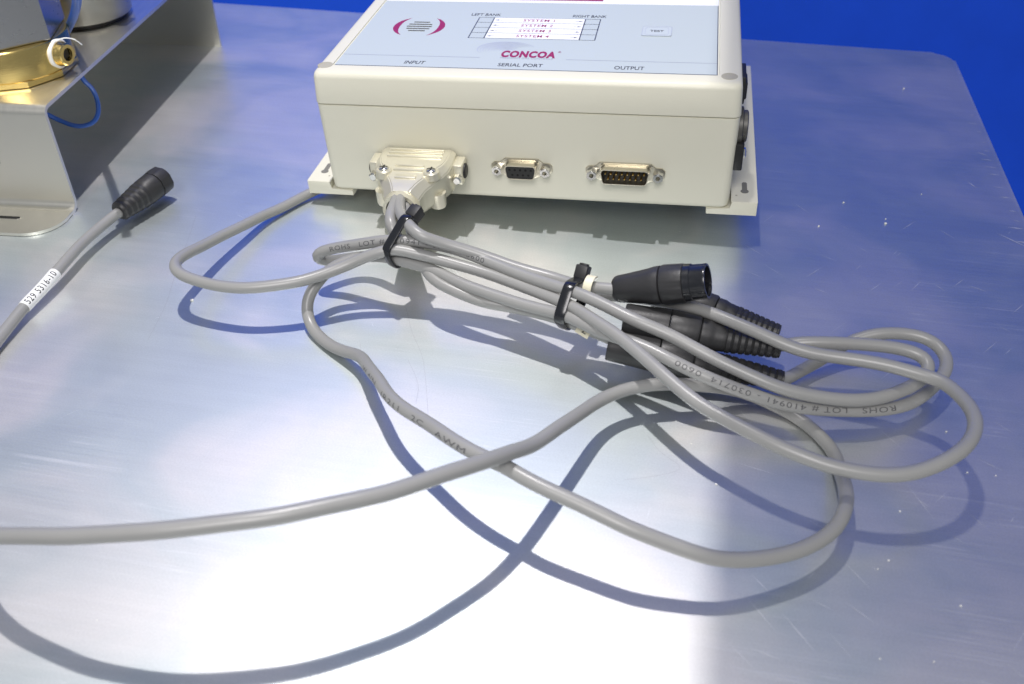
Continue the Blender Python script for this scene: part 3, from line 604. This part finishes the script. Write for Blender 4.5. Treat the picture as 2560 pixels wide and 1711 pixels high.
    for ab in (((129.34,-108.61,20.25),(63.73,-104.34,23.50)),((131.88,-115.98,10.25),(58.41,-113.27,15.50)),((129.39,-95.20,18.25),(75.78,-80.24,21.00))): make_female_plug(t,*ab)
    # printing on the jackets
    d0=near(paths['fold'],(-76.51,-77.16,23.75)); d1=near(paths['fold'],(-1.04,-84.86,32.00))
    wrap_text('lettering','ROHS   LOT # 410941 - 030714 0600',paths['fold'],d0,d1-d0,2.25,(-.05,-.80,.42),M['cable_ink'],cf)
    d0=near(paths['long'],(174.92,-125.42,10.75)); d1=near(paths['long'],(87.07,-131.53,25.75))
    if d0>d1: wrap_text('lettering','ROHS   LOT # 410941 - 030714  0600',paths['long'],d0,d0-d1,2.25,(0,-.72,.62),M['cable_ink'],cl,flip=True)
    else: wrap_text('lettering','ROHS   LOT # 410941 - 030714  0600',paths['long'],d0,d1-d0,2.25,(0,-.72,.62),M['cable_ink'],cl,flip=False)
    d0=near(paths['long'],(19.24,-201.74,32.75)); d1=near(paths['long'],(-36.17,-148.09,15.25))
    wrap_text('lettering','W 4/N   JR211   2C   AWM',paths['long'],max(d0,d1),abs(d0-d1),2.1,(-.75,-.5,.35),M['cable_ink'],cl,flip=True)
    # cream wire marker curling off the cable behind the second tie
    o,ax=Vector((48.01,-94.92,31.50)),Vector((3.93,-1.09,0.25))
    bm=bmesh.new(); a,u,v=frame(ax); n=22; rows=[]
    for i in range(n+1):
        tt=math.radians(-40+250*i/n); rr=4.2+0.9*math.sin(i/n*math.pi)
        c_=o+(u*math.cos(tt)+v*math.sin(tt))*rr; c2=o+(u*math.cos(tt)+v*math.sin(tt))*(rr+.55)
        rows.append([bm.verts.new(c_-a*1.9),bm.verts.new(c2-a*1.9),bm.verts.new(c2+a*1.9),bm.verts.new(c_+a*1.9)])
    for p,q in zip(rows[:-1],rows[1:]):
        for j in range(4): bm.faces.new((p[j],p[(j+1)%4],q[(j+1)%4],q[j]))
    bm.faces.new(rows[0]); bm.faces.new(rows[-1][::-1]); obj('wire_marker',bm,M['cream'],t)
    # small folded tag with a Z under the strap
    o=Vector((47.76,-112.68,21.25)); bm=bmesh.new(); box(bm,-3.6,3.6,-2.6,2.6,-.2,.2,bev=.08,seg=1)
    R=Matrix.Rotation(-.62,3,'Z')@Matrix.Rotation(.75,3,'X'); bmesh.ops.rotate(bm,cent=(0,0,0),matrix=R,verts=bm.verts); bmesh.ops.translate(bm,vec=o,verts=bm.verts); tg=obj('paper_tag',bm,M['cream'],t)
    v,f=text_geo('Z',2.6,0.05); bm=bmesh.new(); vs=[bm.verts.new(R@Vector((p[0]-.6,p[1]-1.3,.24))+o) for p in v]
    for q in f: bm.faces.new([vs[i] for i in q])
    obj('lettering',bm,M['ink'],tg,smooth=None)
    return t
harness=build_harness()
t=empty('cable_tie',(0,0,0)); tag(t,'black nylon cable tie round the bundle right below the silvery plug hood','cable tie','cable ties round the grey bundle')
tie_band(t,(-40.43,-78.82,28.25),(31.97,-1.52,-0.25),head=-1.15,lean=-0.42,width=4.2)
t=empty('cable_tie',(0,0,0)); tag(t,'black nylon cable tie round the bundle beside the cream marker and upper round plug','cable tie','cable ties round the grey bundle')
tie_band(t,(40.37,-101.24,27.50),(42.93,-17.85,0.25),head=-0.5,lean=0.12)

# ================================================================ left cable with white sleeve
def build_left_cable():
    t=empty('labelled_cable',(0,0,0)); tag(t,'grey cable with black round plug and white number sleeve, at left beside the metal bracket','cable')
    c=add_cable('label',t)
    P=paths['label']; d0=near(P,(-212.11,-101.59,8.00)); d1=near(P,(-212.46,-125.53,5.75))
    # sleeve
    acc=0; seg=[P[0]]
    seg=[]
    for i,q in enumerate(P):
        if i: acc+=(q-P[i-1]).length
        if d0<=acc<=d1: seg.append(q)
    bm=bmesh.new(); tube_mesh(bm,seg,RC+.28,24); sl=obj('number_sleeve',bm,M['paper'],t)
    wrap_text('lettering','529 5316-10',P,d1-1.2,(d1-d0)-3.0,3.2,(.42,-.62,.66),M['ink'],sl,flip=True,r=RC+.3,weight=0.02)
    # broken print marks along the jacket
    for s_,e_ in (((-209.31,-49.06,9.50),(-212.55,-71.31,8.50)),((-212.45,-84.34,8.50),(-211.94,-99.49,8.00))):
        wrap_text('lettering','I I III  I II',P,near(P,s_),abs(near(P,e_)-near(P,s_)),0.7,(-.85,-.1,.5),M['cable_ink'],c)
    a,b=((-208.63,-45.24,9.75),(-201.12,-9.86,11.50)); a=Vector(a); b=Vector(b); ax=(b-a).normalized(); L=(b-a).length; k=L/36
    prof=[(-.2,2.8),(0,4.4)]; d=.8
    for i in range(5):
        r=4.9+i*.42; prof+=[(d*k,r),((d+.4)*k,r+.5),((d+2.4)*k,r+.6),((d+2.8)*k,r)]; d+=3.7
    prof+=[(20*k,7.3),(27.5*k,7.5),(28*k,6.9)]
    bod=lathe_part('round_plug',a,ax,prof,M['black'],t,40,lambda d,tt:1-0.06*(math.cos(4*tt)>0.8)*(d<20*k))
    lathe_part('lock_collar',a,ax,[(28*k,6.8),(28.2*k,7.6),(31*k,7.8),(35.4*k,7.5),(36*k,6.9),(36*k,6.0),(33*k,5.9)],M['black'],bod,48,lambda d,tt:1-.05*(math.cos(5*tt)>.6))
build_left_cable()

# ================================================================ regulator bracket at the left
A0=math.radians(5.8)       # the bracket stands a little askew
def build_bracket():
    t=empty('bracket',(-243.2*MM,-32.9*MM,0)); t.rotation_euler=(0,0,A0)
    tag(t,'bent stainless steel bracket with a slotted foot, standing at the left edge of the table','bracket')
    H=60.0; TH=2.0; LEN=238.0; W=190.0
    def sheet(profile,x0,x1,name,cut=None):   # profile in y,z ; both faces offset by TH
        bm=bmesh.new(); n=len(profile); outer=[]; inner=[]
        for i,(y,z) in enumerate(profile):
            a=profile[max(i-1,0)]; b=profile[min(i+1,n-1)]; dy,dz=b[0]-a[0],b[1]-a[1]; l=math.hypot(dy,dz)
            ny,nz=-dz/l,dy/l; outer.append((y,z)); inner.append((y-ny*TH,z-nz*TH))
        rings=[]
        for x in (x0,x1): rings.append(([bm.verts.new((x,*p)) for p in outer],[bm.verts.new((x,*p)) for p in inner]))
        (o0,i0),(o1,i1)=rings
        for k in range(n-1):
            bm.faces.new((o0[k],o0[k+1],o1[k+1],o1[k])); bm.faces.new((i0[k+1],i0[k],i1[k],i1[k+1]))
            bm.faces.new((o0[k+1],o0[k],i0[k],i0[k+1])); bm.faces.new((o1[k],o1[k+1],i1[k+1],i1[k]))
        bm.faces.new((o0[0],i0[0],i1[0],o1[0])); bm.faces.new((o0[-1],o1[-1],i1[-1],i0[-1]))
        return bm
    def arc(cy,cz,r,a0,a1,n=7): return [(cy+r*math.cos(math.radians(a0+(a1-a0)*i/n)),cz+r*math.sin(math.radians(a0+(a1-a0)*i/n))) for i in range(n+1)]
    r=4.0
    prof=arc(0-r,2+r+.0,r,270,360) # foot to leg (outer = upper side)
    # profile runs: foot tip is a separate rounded plate; leg, top plate, rear leg, all one sheet
    prof=[(-5.5,TH)]+[( -r+ (r)*math.sin(math.radians(a)), TH+r-(r)*math.cos(math.radians(a))) for a in (0,22,45,68,90)]
    prof+= [(0+ (r+1) - (r+1)*math.cos(math.radians(a)), H-(r+1)+(r+1)*math.sin(math.radians(a))) for a in (0,22,45,68,90)]
    prof+= [(LEN-(r+1)+(r+1)*math.sin(math.radians(a)), H-(r+1)+(r+1)*math.cos(math.radians(a))) for a in (0,22,45,68,90)]
    prof+= [(LEN,0.05)]
    obj('bent_sheet',sheet(prof,-W,0,'s'),M['sheet'],t,smooth=math.radians(40))
    # foot with rounded outer corner and a long slot
    bm=bmesh.new(); R=18; pts=[(-W,-5.5),(0,-5.5)]+[(0-R+R*math.cos(math.radians(-a)),-30.5+R-R*math.sin(math.radians(a))) for a in range(0,91,10)][0:0]
    for a in range(0,91,9): pts.append((-R+R*math.cos(math.radians(a)),-27.0+R-4-R*math.sin(math.radians(a))+4 if False else -29.0+R-R*math.sin(math.radians(a))))
    pts.append((-W,-29.0)); prism(bm,pts,0.25,TH,bev=.25,seg=1); ft=obj('foot',bm,M['sheet'],t,smooth=math.radians(30))
    bm=bmesh.new(); prism(bm,rrect(-62,-25,-15.6,-13.2,1.1),TH+.01,TH+.05); obj('slot',bm,M['hole'],ft,smooth=None)
    bm=bmesh.new(); ring_prism(bm,rrect(-62.3,-24.7,-15.9,-12.9,1.3),rrect(-62,-25,-15.6,-13.2,1.1),TH,TH+.2,'z'); obj('slot_rim',bm,M['chrome'],ft,smooth=None)
    bm=bmesh.new(); prism(bm,circ(7.0,30,-41.5,29.4),-.06,-.01,axis='y'); obj('leg_hole',bm,M['hole'],t,smooth=None)
    return t
bracket=build_bracket()
Z0=60.2
def build_regulator():
    c=Vector((-286.1,10.2,Z0)); t=empty('regulator',c*MM); tag(t,'brass and steel pressure regulator body with side port plug, standing on the bent steel bracket','regulator')
    bm=bmesh.new(); lathe(bm,(0,0,0),(0,0,1),[(0,31.5),(.5,32.2),(3.2,32.2),(3.6,31.8)],10); bmesh.ops.rotate(bm,cent=(0,0,0),matrix=Matrix.Rotation(.30,3,'Z'),verts=bm.verts); obj('base_flange',bm,M['brass'],t,smooth=math.radians(20))
    bm=bmesh.new(); lathe(bm,(0,0,3.6),(0,0,1),[(0,31.2),(.5,31.6),(15.4,31.6),(16.4,30.9),(16.8,29.6)],72); obj('brass_body',bm,M['brass'],t)
    bm=bmesh.new(); lathe(bm,(0,0,30.6),(0,0,1),[(0,33.0),(1.6,34.0),(44,34.0),(46,32)],10); bm.clear(); prism(bm,circ(32.0,6,0,0,math.radians(-41+30)),20.4,78,bev=1.0,seg=2); bo=obj('steel_bonnet',bm,M['steel'],t,smooth=math.radians(20))
    a=math.radians(-6); d=Vector((math.cos(a),math.sin(a),0)); fa=a+0
    # vent dot on the flat facing the camera
    q=Vector((math.sin(.1),-math.cos(.1),0))
    bm=bmesh.new(); lathe(bm,Vector((math.cos(math.radians(-41)),math.sin(math.radians(-41)),0))*27.6+Vector((-4.5,-3.9,35)),Vector((math.cos(math.radians(-41)),math.sin(math.radians(-41)),0)),[(0,1.7),(.3,1.6)],16); obj('vent_dot',bm,M['dark'],bo)
    bm=bmesh.new(); lathe(bm,d*30.0+Vector((0,0,12.0)),d,[(0,7.4),(1.2,7.7),(2.2,7.6),(2.8,7.0)],36,mod=lambda d_,tt:1+.02*math.sin(7*tt)); obj('thread_tape',bm,M['tape'],t)
    bm=bmesh.new(); o=d*32.4+Vector((0,0,12.0)); a_,u,v=frame(d)
    lathe(bm,o,d,[(0,6.4),(1.0,6.5),(2.0,6.0),(4.4,5.8),(5.0,5.2),(5.0,3.4),(2.8,3.2)],36,cap=False); pl=obj('port_plug',bm,M['brass'],t)
    bm=bmesh.new(); ring_prism(bm,circ(3.5,24),circ(2.6,6,0,0,.3)*4,0,.1,'z') if False else None
    lathe(bm,o+d*2.6,d,[(0,3.3),(.6,3.2)],6); obj('hex_socket',bm,M['dark'],pl)
    # loose strand of tape
    bm=bmesh.new(); P=catmull([d*33+Vector((1,-2,19.6)),d*36+Vector((2,0,21)),d*39+Vector((3,3,19.5)),d*41+Vector((4,4,16.5))],1.5); tube_mesh(bm,P,.35,6); obj('tape_strand',bm,M['tape'],t)
build_regulator()
def build_cup():
    c=Vector((-293.5,91.4,Z0)); t=empty('gauge_housing',c*MM); tag(t,'round turned steel housing with a dark foot groove, behind the brass regulator on the bracket','gauge')
    bm=bmesh.new(); lathe(bm,(0,0,2.2),(0,0,1),[(0,27.0),(1.0,28.6),(14,29.4),(40,30.2),(60,30.6)],64); obj('cup',bm,M['cup_steel'],t)
    bm=bmesh.new(); lathe(bm,(0,0,0),(0,0,1),[(0,25.5),(2.4,25.5)],48); obj('foot_ring',bm,M['dark'],t)
    bm=bmesh.new(); box(bm,29.2,35.5,-12,2,16,30,bev=2.5,seg=3); obj('side_lug',bm,M['chrome'],t)
build_cup()
def build_tube():
    t=empty('blue_tube',(-257.9*MM,23.3*MM,.02)); tag(t,'thin blue plastic tube looping below the bracket plate','tube','blue tubing on the bracket')
    bm=bmesh.new(); o=Vector((-257.9,23.3,20)); P=[Vector(p)-o for p in [(-256.81,20.76,56.00),(-256.52,22.79,50.00),(-258.28,29.92,42.00),(-258.89,32.34,34.00),(-257.86,28.69,28.00),(-257.92,23.26,25.00),(-260.81,18.98,24.00),(-264.98,15.03,25.00),(-270.30,12.94,28.00),(-273.93,10.03,32.00),(-275.13,4.21,38.00)]]; tube_mesh(bm,smooth_path(catmull(P,1.2),4),1.35,12); obj('tube_length',bm,M['blue_tube'],t,smooth=3.14)
    o=Vector((-279.32,50.80,66.00)); t=empty('blue_tube',o*MM); tag(t,'blue plastic tube standing up between the brass regulator and the steel housing','tube','blue tubing on the bracket')
    bm=bmesh.new(); P=[Vector(p)-o for p in [(-279.32,50.80,66.00),(-262.36,33.75,78.00),(-242.93,13.34,92.00),(-221.36,-11.39,108.00),(-197.23,-41.59,126.00)]]; tube_mesh(bm,smooth_path(catmull(P,1.2),4),2.2,12); obj('tube_length',bm,M['blue_tube'],t,smooth=3.14)
build_tube()
